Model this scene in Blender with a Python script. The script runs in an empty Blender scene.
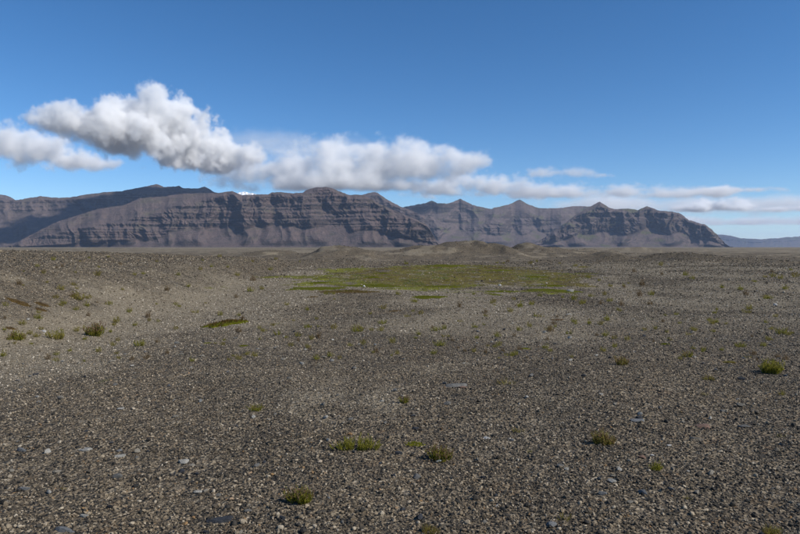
import bpy, bmesh, math, random
import numpy as np
from mathutils import Vector, Matrix

sc = bpy.context.scene
R = math.radians
random.seed(7); rng = np.random.default_rng(7)

# ------------------------------------------------------------------ camera
W0, H0 = 800, 534
LENS = 28.0
F = LENS / 36.0 * W0
HORIZON = 247.0
PITCH = math.atan((H0 / 2 - HORIZON) / F)
EYE = 1.7
cam = bpy.data.cameras.new('Camera'); camo = bpy.data.objects.new('Camera', cam)
sc.collection.objects.link(camo)
cam.lens = LENS; cam.sensor_width = 36; cam.clip_start = 0.1; cam.clip_end = 200000
camo.location = (0, 0, EYE); camo.rotation_euler = (math.pi / 2 - PITCH, 0, 0)
sc.camera = camo

# ------------------------------------------------------------------ sky, sun, exposure
SUN_AZ, SUN_EL = 112.0, 39.0          # azimuth clockwise from the view direction
world = bpy.data.worlds.new('World'); sc.world = world; world.use_nodes = True
wt = world.node_tree
sky = wt.nodes.new('ShaderNodeTexSky'); sky.sky_type = 'NISHITA'; sky.sun_disc = False
sky.sun_elevation = R(SUN_EL); sky.sun_rotation = R(SUN_AZ)
sky.altitude = 3000; sky.air_density = 1.0; sky.dust_density = 0.0; sky.ozone_density = 3.0
hs = wt.nodes.new('ShaderNodeHueSaturation'); hs.inputs['Saturation'].default_value = 1.24
wt.links.new(sky.outputs[0], hs.inputs['Color'])
wt.links.new(hs.outputs[0], wt.nodes['Background'].inputs[0])
wt.nodes['Background'].inputs[1].default_value = 0.12
S = Vector((math.cos(R(SUN_EL)) * math.sin(R(SUN_AZ)), math.cos(R(SUN_EL)) * math.cos(R(SUN_AZ)), math.sin(R(SUN_EL))))
sun = bpy.data.lights.new('Sun', 'SUN'); sun.energy = 5.0; sun.angle = R(0.53); sun.color = (1, .95, .87)
suno = bpy.data.objects.new('Sun', sun); sc.collection.objects.link(suno)
suno.rotation_euler = S.to_track_quat('Z', 'Y').to_euler()
vs = sc.view_settings; vs.view_transform = 'Standard'; vs.look = 'None'; vs.exposure = 0.12; vs.gamma = 1.0
vs.use_curve_mapping = False
sc.render.engine = 'CYCLES'
cy = sc.cycles
cy.use_denoising = True; cy.use_adaptive_sampling = True; cy.adaptive_threshold = .015; cy.max_bounces = 10; cy.volume_bounces = 7; cy.transparent_max_bounces = 16
cy.diffuse_bounces = 3; cy.glossy_bounces = 2

# ------------------------------------------------------------------ helpers
def tag(o, label=None, cat=None, group=None, kind=None):
    if label: o['label'] = label
    if cat: o['category'] = cat
    if group: o['group'] = group
    if kind: o['kind'] = kind
    return o

def link(o, parent=None):
    sc.collection.objects.link(o)
    if parent is not None: o.parent = parent
    return o

def empty(name, loc):
    e = bpy.data.objects.new(name, None); e.empty_display_size = .05; e.location = loc
    return link(e)

def mesh_np(name, verts, quads=None, tris=None, mat=None, smooth=True):
    me = bpy.data.meshes.new(name)
    verts = np.asarray(verts, np.float32)
    nq = 0 if quads is None else len(quads); ntr = 0 if tris is None else len(tris)
    me.vertices.add(len(verts)); me.vertices.foreach_set('co', verts.ravel())
    loops = []
    if nq: loops.append(np.asarray(quads, np.int32).ravel())
    if ntr: loops.append(np.asarray(tris, np.int32).ravel())
    if loops:
        loops = np.concatenate(loops)
        me.loops.add(len(loops)); me.loops.foreach_set('vertex_index', loops)
        me.polygons.add(nq + ntr)
        start = np.concatenate([np.arange(nq) * 4, nq * 4 + np.arange(ntr) * 3]).astype(np.int32)
        me.polygons.foreach_set('loop_start', start)
        me.polygons.foreach_set('use_smooth', np.full(nq + ntr, smooth))
    me.update(calc_edges=True)
    if mat: me.materials.append(mat)
    return me

def grid_quads(nr, nc, wrap=False):
    r = np.arange(nr - 1)[:, None]; c = np.arange(nc if wrap else nc - 1)[None, :]
    c2 = (c + 1) % nc
    return np.stack([r * nc + c, r * nc + c2, (r + 1) * nc + c2, (r + 1) * nc + c], -1).reshape(-1, 4)

def smooth(a, b, x):
    t = np.clip((x - a) / (b - a), 0, 1); return t * t * (3 - 2 * t)

# lattice gradient noise, about -1..1
def _hash(ix, iy, seed):
    h = (ix.astype(np.int64) * 374761393 + iy.astype(np.int64) * 668265263 + seed * 1442695041) & 0xffffffff
    h = ((h ^ (h >> 13)) * 1274126177) & 0xffffffff
    return ((h ^ (h >> 16)) & 0xffff) / 65535.0 * 2 * math.pi
def noise2(x, y, seed=0):
    x = np.asarray(x, float); y = np.asarray(y, float)
    x, y = np.broadcast_arrays(x, y)
    x0 = np.floor(x); y0 = np.floor(y); fx = x - x0; fy = y - y0
    u = fx * fx * fx * (fx * (fx * 6 - 15) + 10); v = fy * fy * fy * (fy * (fy * 6 - 15) + 10)
    def g(i, j):
        a = _hash(x0 + i, y0 + j, seed); return np.cos(a) * (fx - i) + np.sin(a) * (fy - j)
    a = g(0, 0) * (1 - u) + g(1, 0) * u; b = g(0, 1) * (1 - u) + g(1, 1) * u
    return (a * (1 - v) + b * v) * 1.5
def fbm(x, y, seed=0, oct=4, rough=.5):
    t = 0; a = 1; s = 0
    for i in range(oct):
        t = t + a * noise2(x * 2 ** i, y * 2 ** i, seed + i * 17); s += a; a *= rough
    return t / s
def ridged(x, y, seed=0, oct=4, rough=.5):
    t = 0; a = 1; s = 0
    for i in range(oct):
        t = t + a * (1 - np.abs(noise2(x * 2 ** i, y * 2 ** i, seed + i * 17)) * 2); s += a; a *= rough
    return t / s

CP, SP = math.cos(PITCH), math.sin(PITCH)
def ray(px, py):
    a = (np.asarray(px, float) - W0 / 2) / F; b = -(np.asarray(py, float) - H0 / 2) / F
    return a, CP + b * SP, -SP + b * CP            # x, y, z
def pix(px, py, d):                                 # the point at forward distance d
    x, y, z = ray(px, py); return Vector((x / y * d, d, EYE + z / y * d))
def elev(py):                                       # rise per metre of forward distance
    x, y, z = ray(W0 / 2, py); return z / y

class Mat:
    """small node builder"""
    def __init__(s, name, rough=.9, spec=.2):
        s.m = bpy.data.materials.new(name); s.m.use_nodes = True
        s.t = s.m.node_tree; s.n = s.t.nodes; s.b = s.n['Principled BSDF']
        s.b.inputs['Roughness'].default_value = rough; s.b.inputs['Specular IOR Level'].default_value = spec
    def N(s, ty, **kw):
        n = s.n.new(ty)
        for k, v in kw.items(): setattr(n, k, v)
        return n
    def put(s, sock, v):
        if v is None: return
        if isinstance(v, (int, float)): sock.default_value = v
        elif isinstance(v, tuple):
            sock.default_value = v if len(v) == len(sock.default_value) else (*v, 1)
        else: s.t.links.new(v, sock)
    def coord(s, kind='Object'):
        return s.N('ShaderNodeTexCoord').outputs[kind]
    def pos(s): return s.N('ShaderNodeNewGeometry').outputs['Position']
    def mapping(s, v, scale):
        m = s.N('ShaderNodeMapping'); s.put(m.inputs['Vector'], v); m.inputs['Scale'].default_value = scale
        return m.outputs[0]
    def noise(s, v, scale, detail=4, rough=.55, out=0):
        n = s.N('ShaderNodeTexNoise'); s.put(n.inputs['Vector'], v)
        n.inputs['Scale'].default_value = scale; n.inputs['Detail'].default_value = detail; n.inputs['Roughness'].default_value = rough
        return n.outputs[out]
    def voro(s, v, scale, feature='F1', out=0, rnd=1):
        n = s.N('ShaderNodeTexVoronoi', feature=feature); s.put(n.inputs['Vector'], v); n.inputs['Scale'].default_value = scale
        n.inputs['Randomness'].default_value = rnd
        return n.outputs[out]
    def ramp(s, f, stops, interp='LINEAR'):
        n = s.N('ShaderNodeValToRGB'); s.put(n.inputs[0], f); e = n.color_ramp.elements; n.color_ramp.interpolation = interp
        while len(e) < len(stops): e.new(.5)
        for el, (p, c) in zip(e, stops):
            el.position = p; el.color = (*c, 1) if len(c) == 3 else c
        return n.outputs[0]
    def rng(s, f, a, b, c=0, d=1, sm=True):
        n = s.N('ShaderNodeMapRange', interpolation_type='SMOOTHSTEP' if sm else 'LINEAR')
        s.put(n.inputs[0], f)
        for i, x in enumerate((a, b, c, d)): n.inputs[i + 1].default_value = x
        return n.outputs[0]
    def math(s, op, a, b=None, c=None):
        n = s.N('ShaderNodeMath', operation=op)
        for i, x in enumerate((a, b, c)): s.put(n.inputs[i], x)
        return n.outputs[0]
    def mix(s, f, a, b, blend='MIX'):
        n = s.N('ShaderNodeMix', data_type='RGBA', blend_type=blend)
        s.put(n.inputs['Factor'], f); s.put(n.inputs[6], a); s.put(n.inputs[7], b)
        return n.outputs[2]
    def attr(s, name, ty='GEOMETRY', out='Fac'):
        n = s.N('ShaderNodeAttribute', attribute_name=name, attribute_type=ty); return n.outputs[out]
    def sep(s, v, i):
        n = s.N('ShaderNodeSeparateXYZ'); s.put(n.inputs[0], v); return n.outputs[i]
    def bump(s, h, strength, dist):
        n = s.N('ShaderNodeBump'); s.put(n.inputs['Height'], h); n.inputs['Strength'].default_value = strength
        n.inputs['Distance'].default_value = dist; s.t.links.new(n.outputs[0], s.b.inputs['Normal'])
    def color(s, c): s.put(s.b.inputs['Base Color'], c); return s.m

# ------------------------------------------------------------------ the lie of the ground
MOUNDS = []   # x, y, height, sx, sy
def _mounds():
    for px, d, py, hw, sy in [(345, 116, 246.5, 26, 12), (462, 128, 241.5, 26, 10), (484, 124, 240.8, 12, 8), (502, 118, 243.5, 10, 7),
                              (532, 132, 244.0, 18, 9), (558, 128, 247, 16, 9), (424, 126, 246, 20, 9), (607, 94, 251.8, 20, 8),
                              (690, 84, 252, 30, 8), (633, 330, 246.6, 14, 24), (268, 150, 250.8, 22, 12), (580, 140, 248.5, 18, 9)]:
        z = EYE - (py - HORIZON) * d / F
        MOUNDS.append(((px - 400) / F * d, d, z, hw / F * d, sy))
_mounds()
def channel_x(y): return -6.3 - .085 * (y - 9)
def G(x, y):
    x = np.asarray(x, float); y = np.asarray(y, float)
    r = np.hypot(x, y)
    z = -1.0 * smooth(5, 34, y)
    z = z + .7 * smooth(7, 24, x - .13 * y) * smooth(8, 55, y) * (1 - smooth(90, 220, r))
    z = z - .15 * np.exp(-((x - 3) / 14) ** 2 - ((y - 55) / 20) ** 2)
    xc = channel_x(y)
    z = z - .38 * np.exp(-((x - xc) / 2.3) ** 2) * smooth(2, 9, y) * (1 - smooth(26, 44, y))
    z = z + (1.5 * smooth(.8, 7.0, xc - x) + .65 * smooth(7, 24, xc - x)) * smooth(3, 15, y) * (1 - smooth(55, 130, y))
    z = z + 1.9 * np.exp(-((x - 17) / 26) ** 2 - ((y - 132) / 24) ** 2) + .9 * np.exp(-((x + 12) / 20) ** 2 - ((y - 128) / 20) ** 2)
    far_ = smooth(40, 75, y) * (1 - smooth(380, 500, y))
    wx = x + 5 * fbm(x / 12, y / 12, 61, 4, .5) * far_; wy = y + 7 * fbm(x / 13, y / 13, 62, 4, .5) * far_
    for mx, my, mz, sx, sy in MOUNDS:
        b = -2.6 + (mz + 2.6) / (1 + (np.hypot((wx - mx) / sx, (wy - my) / sy) / 1.9) ** 2.2)
        z = .5 * (z + b + np.sqrt((z - b) ** 2 + .14))          # smooth maximum
    near = 1 - smooth(200, 500, r)
    z = z + .16 * fbm(x / 9, y / 9, 3, 3) * near * smooth(2, 15, r) + .07 * fbm(x / 3, y / 3, 4, 3) * smooth(8, 20, r) * near
    z = z + .035 * fbm(x / 1.6, y / 1.6, 5, 3) * (1 - smooth(25, 60, r))
    z = z + (.6 * fbm(x / 15, y / 13, 9, 5, .6) + .34 * fbm(x / 3.8, y / 4, 19, 4, .6) * smooth(80, 105, y)) * smooth(45, 95, r) * (1 - smooth(220, 500, r))
    return z
Z0 = float(G(0., 0.)); 
def ground_at(px, py):
    """where the ray through a photo pixel meets the ground"""
    x, y, z = ray(px, py)
    d = np.geomspace(2, 900, 2400)
    below = EYE + z / y * d - G(x / y * d, d)
    i = np.argmax(below < 0)
    if below[i] >= 0: i = len(d) - 1
    a = max(i - 1, 0)
    t = below[a] / (below[a] - below[i]) if i > a else 0
    dd = d[a] + (d[i] - d[a]) * t
    gx = x / y * dd
    return Vector((float(gx), float(dd), float(G(gx, dd))))

def moss_mask(x, y):
    e = 1.05 - np.hypot((x - 3.0 - .10 * (y - 50)) / 14.5, (y - 60) / 27)
    e = e + .6 * fbm(x / 7, y / 9, 21, 5, .6)
    return smooth(0.02, .3, e)
def lush_mask(x, y):                                # greener towards the wet near rim and its left arm
    e = np.hypot((x - 3.0 - .10 * (y - 50)) / 14.5, (y - 60) / 27)
    return np.clip(smooth(.45, .95, e) * (1 - .75 * smooth(-2, 14, x)) + .5 * np.exp(-((x + 5) / 5) ** 2 - ((y - 42) / 7) ** 2), 0, 1)
def sand_mask(x, y):
    r = np.hypot(x, y)
    n = fbm(x / 5, y / 8, 31, 4)
    ch = np.exp(-((x - channel_x(y) + .8 + 1.2 * fbm(x / 4, y / 4, 71, 2)) / 2.6) ** 2) * smooth(4, 10, y) * (1 - smooth(30, 52, y))
    left = np.exp(-((x + 12) / 6) ** 2 - ((y - 42) / 13) ** 2)
    mid = .85 * smooth(8, 17, y) * (1 - smooth(24, 60, np.abs(x))) * smooth(-3, .5, x - channel_x(y))
    bank = smooth(.02, .5, fbm(x / 3.2, y / 5, 83, 4)) * smooth(1, 5, channel_x(y) - x) * (1 - smooth(9, 15, channel_x(y) - x)) * smooth(8, 14, y) * (1 - smooth(26, 40, y))
    s = .85 * ch + .45 * left + mid * (.85 + 1.2 * n) + .5 * n + .8 * bank
    for qx, qy, qs, qa in ((-.5, 6.3, .7, .75), (.75, 8.1, .7, .55), (-5.4, 9.5, 1.3, .5), (.9, 5.0, .6, .45), (2.6, 11.5, 1.2, .5)):
        s = s + qa * np.exp(-(np.hypot(x - qx, (y - qy) * .8) / qs) ** 2) * (1 + 1.6 * fbm(x / .7, y / .7, 91, 3))
    m = smooth(75, 110, y) * smooth(.0, .24, fbm(x / 8, y / 10, 44, 5, .65))
    s = np.clip(s, 0, 1) * (1 - smooth(60, 110, r))
    far = smooth(190, 330, r)
    return np.clip(np.maximum(np.maximum(s, m), far * (.58 + .45 * np.clip(fbm(x / 120, y / 300, 12, 4) * 2, -1, 1))), 0, 1)

def gravel_stops(): return [(0, (.017, .018, .019)), (.22, (.035, .034, .032)), (.42, (.067, .060, .050)), (.62, (.112, .095, .073)),
                            (.80, (.165, .145, .114)), (.92, (.245, .22, .18)), (.975, (.31, .29, .25)), (.987, (.36, .34, .30)), (.991, (.17, .105, .055)), (1, (.20, .14, .075))]

def ground_material():
    m = Mat('gravel_ground', .92, .15)
    p = m.pos()
    fine = m.voro(p, 42, out=1)                    # cell colours
    fine2 = m.voro(p, 16, out=1)
    mid = m.voro(p, 5.0, out=1)
    f1 = m.ramp(m.sep(fine, 0), gravel_stops())
    f2 = m.ramp(m.sep(fine2, 1), gravel_stops())
    f3 = m.ramp(m.sep(mid, 2), gravel_stops())
    c = m.mix(.3, f1, f2); c = m.mix(.16, c, f3)
    big = m.noise(p, .5, 5, .6)
    c = m.mix(1.0, c, m.ramp(big, [(.3, (.80, .75, .67)), (.7, (1.28, 1.15, .96))]), 'MULTIPLY')
    sandn = m.noise(p, 1.7, 6, .62)
    sand_c = m.ramp(m.noise(p, 14, 6, .7), [(.3, (.15, .122, .082)), (.55, (.26, .218, .152)), (.75, (.38, .335, .25))])
    sf = m.math('ADD', m.attr('sand'), m.math('MULTIPLY', m.math('SUBTRACT', sandn, .5), 1.5))
    c = m.mix(m.rng(sf, .25, 1.0, 0, .66), c, sand_c)
    mossn = m.noise(m.mapping(p, (.6, .22, 1)), 1.0, 7, .7)
    moss_c = m.ramp(m.noise(m.mapping(p, (.5, .22, 1)), .7, 7, .7), [(.34, (.045, .033, .014)), (.42, (.075, .056, .013)), (.48, (.105, .082, .012)), (.54, (.125, .104, .010)), (.57, (.055, .062, .003)), (.66, (.095, .105, .005))])
    moss_g = m.ramp(m.noise(m.mapping(p, (.5, .25, 1)), 1.1, 6, .7), [(.35, (.070, .066, .006)), (.5, (.115, .118, .005)), (.65, (.16, .165, .007))])
    gz = m.math('ADD', m.attr('lush'), m.math('MULTIPLY', m.math('SUBTRACT', m.noise(m.mapping(p, (.4, .2, 1)), .6, 5, .6), .5), 1.8))
    moss_c = m.mix(m.rng(gz, .35, .75), moss_c, moss_g)
    mf = m.math('ADD', m.attr('moss'), m.math('MULTIPLY', m.math('SUBTRACT', mossn, .5), 3.4))
    c = m.mix(m.rng(mf, .5, .8, 0, .92), c, moss_c)
    # thin lichen and dry leaves
    dry = m.rng(m.noise(p, 3.3, 5, .7), .64, .74, 0, .35)
    c = m.mix(dry, c, (.10, .072, .032))
    m.color(c)
    h = m.math('ADD', m.voro(p, 42), m.math('MULTIPLY', m.voro(p, 14), 1.6))
    m.bump(h, .7, .03)
    return m.m

def build_ground():
    az = np.concatenate([np.linspace(-180, -46, 34, endpoint=False), np.linspace(-46, 46, 460), np.linspace(46, 180, 35)[1:-1]])
    az = np.radians(az)
    rr = np.concatenate([np.geomspace(.35, 6, 60, endpoint=False), np.geomspace(6, 260, 420, endpoint=False), np.geomspace(260, 60000, 60)])
    A, RR = np.meshgrid(az, rr)
    X = RR * np.sin(A); Y = RR * np.cos(A)
    Zg = G(X, Y)
    V = np.stack([X, Y, Zg], -1).reshape(-1, 3)
    nc = len(az)
    q = grid_quads(len(rr), nc, True)[:, ::-1]
    V = np.vstack([V, [[0, 0, Z0]]]); c = len(V) - 1
    tr = np.stack([np.arange(nc), np.full(nc, c), (np.arange(nc) + 1) % nc], -1)[:, ::-1]
    me = mesh_np('ground', V, q, tr, ground_material())
    for nm, fn in (('sand', sand_mask), ('moss', moss_mask), ('lush', lush_mask)):
        at = me.attributes.new(nm, 'FLOAT', 'POINT'); at.data.foreach_set('value', fn(V[:, 0], V[:, 1]).astype(np.float32))
    o = link(bpy.data.objects.new('ground', me))
    tag(o, kind='structure')
    return o
build_ground()

# ------------------------------------------------------------------ mountains
def mountain_material(name, base=1.0, warm=1.0, green=.35):
    m = Mat(name, .95, .1)
    p = m.pos()
    z = m.sep(p, 2)
    nz = m.sep(m.N('ShaderNodeNewGeometry').outputs['Normal'], 2)
    strat = m.noise(m.mapping(p, (.0009, .0009, .030)), 1.0, 6, .7)
    rock = m.ramp(strat, [(.25, (.035 * base, .032 * base, .033 * base)), (.45, (.085 * base, .072 * base, .064 * base)), (.6, (.12 * base * warm, .096 * base, .080 * base)), (.75, (.16 * base * warm, .128 * base, .104 * base))])
    talus = m.ramp(m.noise(m.mapping(p, (.012, .012, .0025)), 1.0, 6, .65), [(.3, (.14 * base, .118 * base, .108 * base)), (.55, (.20 * base * warm, .168 * base, .148 * base)), (.75, (.26 * base * warm, .222 * base, .192 * base))])
    sl = m.math('ADD', nz, m.math('MULTIPLY', m.math('SUBTRACT', m.noise(p, .012, 5, .6), .5), .4))
    c = m.mix(m.rng(sl, .60, .84), rock, talus)
    gr = m.math('MULTIPLY', m.rng(m.noise(m.mapping(p, (.004, .004, .008)), 1.0, 5, .6), .52, .68), m.rng(nz, .6, .85))
    c = m.mix(m.math('MULTIPLY', gr, green), c, (.085, .088, .035))
    m.color(c)
    m.bump(m.math('ADD', m.noise(p, .05, 8, .7), m.math('MULTIPLY', m.noise(m.mapping(p, (.002, .002, .09)), 1.0, 5, .65), .8)), .9, 18)
    return m.m

def mountain(name, crest, base_d, mat, step, levels, jag=.16, broken=.0, spur=110, crag=1.0, cliff=(.4, .98), cliff_fn=None, gully=60, gully_w=180, seed=0, strata=26,
             talus=31, top=24, hard=72, soft=40, back=1200, zbase=-6):
    """rows are altitude levels: talus, then stepped cliff bands, then the upper slope; the horizontal run follows from the local steepness"""
    cx = np.array([c[0] for c in crest], float); cyy = np.array([c[1] for c in crest], float)
    u = np.arange(cx[0], cx[-1] + step / 2, step)
    py = np.interp(u, cx, cyy)
    py = py + crag * .8 * fbm(u / 9, u * 0, seed + 90, 5, .65) + crag * .5 * np.abs(noise2(u / 3.1, u * 0 + .5, seed + 95))
    B = np.array([base_d(x) for x in u]) if callable(base_d) else np.full(len(u), float(base_d))
    el = np.array([elev(v) for v in py]); el = np.maximum(el, .0006)
    lat = (u - 400) / F / CP
    xw = lat * (B + 500)
    K = levels
    H = el * (B + 600) + EYE - zbase
    f = np.linspace(0, 1, K)[:, None]
    for it in range(4):
        z = f * H[None, :]
        dz = np.gradient(z, axis=0)
        c0, c1 = (np.array([cliff_fn(x) for x in u]).T if cliff_fn else (np.full(len(u), cliff[0]), np.full(len(u), cliff[1])))
        jit = jag * fbm(xw / 380, xw * 0, seed + 3, 3, .4)
        inside = smooth(c0 + jit - .06, c0 + jit + .03, f) * (1 - smooth(c1 + jit - .05, c1 + jit + .04, f))
        inside = inside * (1 - broken * smooth(-.4, .4, fbm(xw[None, :] / 800, z / 220, seed + 4, 2)))
        zs = z + 16 * fbm(xw / 900, xw * 0, seed + 8, 3)[None, :]
        lay = noise2(zs / strata, np.full_like(zs, .37) + xw[None, :] / 2500, seed + 11) + .6 * noise2(zs / strata * 2.3, np.full_like(zs, 5.1) + xw[None, :] / 900, seed + 12)
        lay = smooth(-.25, .3, lay)
        ang_cl = soft + (hard - soft) * lay
        ang_else = np.where(f < (c0 + c1)[None, :] / 2, talus + 0 * f, top + 6 * lay)
        ang = np.radians(ang_else * (1 - inside) + ang_cl * inside)
        run = np.cumsum(dz / np.tan(ang), axis=0); run -= run[0]
        H = el * (B + run[-1]) + EYE - zbase
    Xw = np.broadcast_to(xw[None, :], z.shape)
    wob = Xw + 110 * fbm(Xw / 330, z / 190, seed + 5, 4)
    g1 = .62 * ridged(wob / gully_w, z / 700, seed + 21, 2, .45) + .38 * ridged(wob / gully_w * 2.7, z / 170, seed + 22, 3, .5)
    g2 = fbm(wob / 42, z / 42, seed + 31, 5, .6)
    edge = smooth(0, .12, f) * (1 - .6 * smooth(.92, 1, f))
    disp = -(g1 * gully * (.22 + 1.0 * inside) + g2 * 14 * (.25 + inside)) * edge
    disp += -spur * (ridged((Xw + 160 * fbm(Xw / 500, z / 300, seed + 43, 2)) / (spur * 3.4), z / 1500, seed + 41, 2) - .4) * smooth(0, .15, f) * (1 - smooth(.72, 1, f))
    D = B[None, :] + run + disp
    # back slope
    nb = 10; t = np.linspace(0, 1, nb + 1)[1:, None]
    Db = D[-1][None, :] + back * t
    zb = z[-1][None, :] * (1 - smooth(0, 1, t) * .9) - 4 * t
    D = np.vstack([D, Db]); z = np.vstack([z, zb])
    X = lat[None, :] * D
    V = np.stack([X, D, z + zbase], -1).reshape(-1, 3)
    me = mesh_np(name, V, grid_quads(D.shape[0], D.shape[1]), None, mat)
    o = link(bpy.data.objects.new(name, me))
    return o

front_crest = [(-70, 250), (-10, 249.5), (15, 244), (23, 239), (37, 232), (57, 222), (80, 214.6), (98, 209), (126, 204.6), (141, 198), (161, 196.5), (184, 193.5),
               (200, 193), (216, 193), (224, 192), (233, 191), (243, 195), (269, 194), (272, 192.3), (279, 191.8), (292, 193), (303, 192.3), (307, 190), (315, 187.3), (326.5, 186.7),
               (331, 187.5), (336.6, 190), (349.5, 195), (354, 194.2), (364, 195), (381, 204.5), (401, 213), (418.5, 220), (427, 225), (430, 229), (436, 240), (443, 248.5)]
back_crest = [(-150, 215), (-60, 203), (-25, 199), (0, 197.5), (17, 200), (23, 198.8), (32, 197.4), (43, 196), (55, 197.4), (69, 197.4), (86, 194.5), (106, 192), (121, 191), (138, 187.9), (158, 183.9),
              (165, 186.5), (177, 186.3), (180, 185.6), (184, 187.9), (198, 188.2), (205.6, 186.3), (210, 189), (215.6, 192), (240, 196), (300, 203), (340, 215)]
right_crest = [(372, 214), (400, 207.4), (411.5, 205.4), (424, 203), (431.6, 200.4), (437, 203), (449, 203.0), (460, 198.6), (472, 204.6), (489, 208.6), (500.6, 206), (510.7, 203.7), (519, 199.2), (527, 203.7), (538, 208),
               (555, 208), (578, 205.8), (588, 206.2), (599, 201.6), (609, 207.6), (614, 209), (627.5, 208.3), (637, 210.0), (646, 206), (657, 210.3), (669, 211), (679, 213), (689, 220.0), (705, 224.7), (711, 229),
               (718, 236), (725, 243.4), (733, 248.5)]
def build_mountains():
    rock = mountain_material('brown_basalt', .54, 1.14)
    rock_b = mountain_material('grey_brown_slope', .60, 1.10, .2)
    rock_r = mountain_material('hazy_basalt', .55, 1.12, .9)
    def fc(x):
        return (np.interp(x, [0, 60, 150, 215, 260, 440], [.08, .10, .20, .38, .42, .30]), np.interp(x, [0, 60, 120, 200, 225, 440], [.7, .62, .55, .80, .97, .99]))
    o = mountain('mountain_front', front_crest, lambda x: np.interp(x, [-70, 60, 300, 430, 443], [7000, 6700, 6300, 6050, 6150]), rock, .5, 190, cliff_fn=fc, gully=92, gully_w=260, seed=1, hard=80, soft=27, strata=30, jag=.18, broken=.15, spur=130, back=1500)
    tag(o, kind='structure')
    o = mountain('mountain_back', back_crest, lambda x: np.interp(x, [-150, 0, 160, 340], [7700, 7700, 7400, 7600]), rock_b, .8, 130, cliff=(.72, .95), gully=34, gully_w=260, seed=50, talus=26, top=22, hard=52, soft=27, back=1800)
    tag(o, kind='structure')
    o = mountain('mountain_left_peak', [(-160, 190), (-60, 188), (0, 194.3), (6, 194.6), (12, 197), (17, 200), (40, 215)], 10400, rock_b, 1.0, 80, cliff=(.5, .9), seed=81, talus=30, gully=50, gully_w=250)
    tag(o, kind='structure')
    o = mountain('mountain_middle_peak', [(330, 203), (352, 197.5), (364, 194), (370, 192.6), (375, 192), (378, 192.8), (387, 199), (401, 206.6), (425, 216)], 9300, rock, .8, 110, cliff=(.6, .97), seed=121, talus=34, gully=45, gully_w=150)
    tag(o, kind='structure')
    back_c = [c for c in right_crest if c[0] < 592] + [(604, 208), (625, 213), (650, 220), (690, 232)]
    o = mountain('mountain_range_right', back_c, lambda x: np.interp(x, [372, 500, 690], [10300, 10600, 10900]), rock_r, .5, 140, cliff=(.30, .62), gully=110, gully_w=320, jag=.4, broken=.7, spur=330, crag=1.3, seed=160, talus=27, top=30, hard=66, soft=32, back=2500, strata=36)
    tag(o, kind='structure')
    front_c = [(520, 249), (540, 240), (556, 229), (568, 220), (578, 213), (588, 206.8)] + [c for c in right_crest if c[0] > 592]
    def rc(x):
        return (np.interp(x, [520, 590, 620, 735], [.35, .38, .42, .45]), np.interp(x, [520, 590, 620, 735], [.85, .93, .98, .98]))
    o = mountain('mountain_headland_right', front_c, lambda x: np.interp(x, [520, 600, 733], [8800, 8500, 8500]), rock_r, .5, 150, cliff_fn=rc, gully=150, gully_w=240, jag=.25, broken=.25, spur=190, crag=1.5, seed=167, talus=29, top=30, hard=76, soft=34, back=2000, strata=34)
    tag(o, kind='structure')
    o = mountain('distant_hills', [(690, 240), (718, 234.3), (728, 235), (740, 238), (760, 239), (781, 237.6), (800, 236), (850, 235), (900, 238), (960, 243)], 22000, rock_r, 1.0, 60, cliff=(.6, .9), seed=201, talus=18, top=12, hard=35, soft=20, gully=90, gully_w=600, back=4000)
    tag(o, kind='structure')
    snow = Mat('snow', .8); snow.color(snow.ramp(snow.noise(snow.pos(), .01, 5), [(.38, (.12, .11, .11)), (.46, (.8, .82, .85))]))
    o = mountain('snow_peak', [(225, 197), (236, 193.5), (240, 192.3), (245, 191.4), (250, 192.8), (254, 193), (262, 196)], 13500, snow.m, .6, 60, cliff=(.8, .95), seed=222, talus=30, gully=50, gully_w=200)
    tag(o, kind='structure')
    o = mountain('distant_snow_hills', [(735, 241), (760, 240), (778, 237.6), (786, 237), (795, 239), (830, 238), (880, 241)], 30000, snow.m, 1.0, 40, cliff=(.8, .95), seed=260, talus=16, top=12, hard=30, soft=16, gully=90, gully_w=500, back=4000)
    tag(o, kind='structure')
build_mountains()
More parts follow.
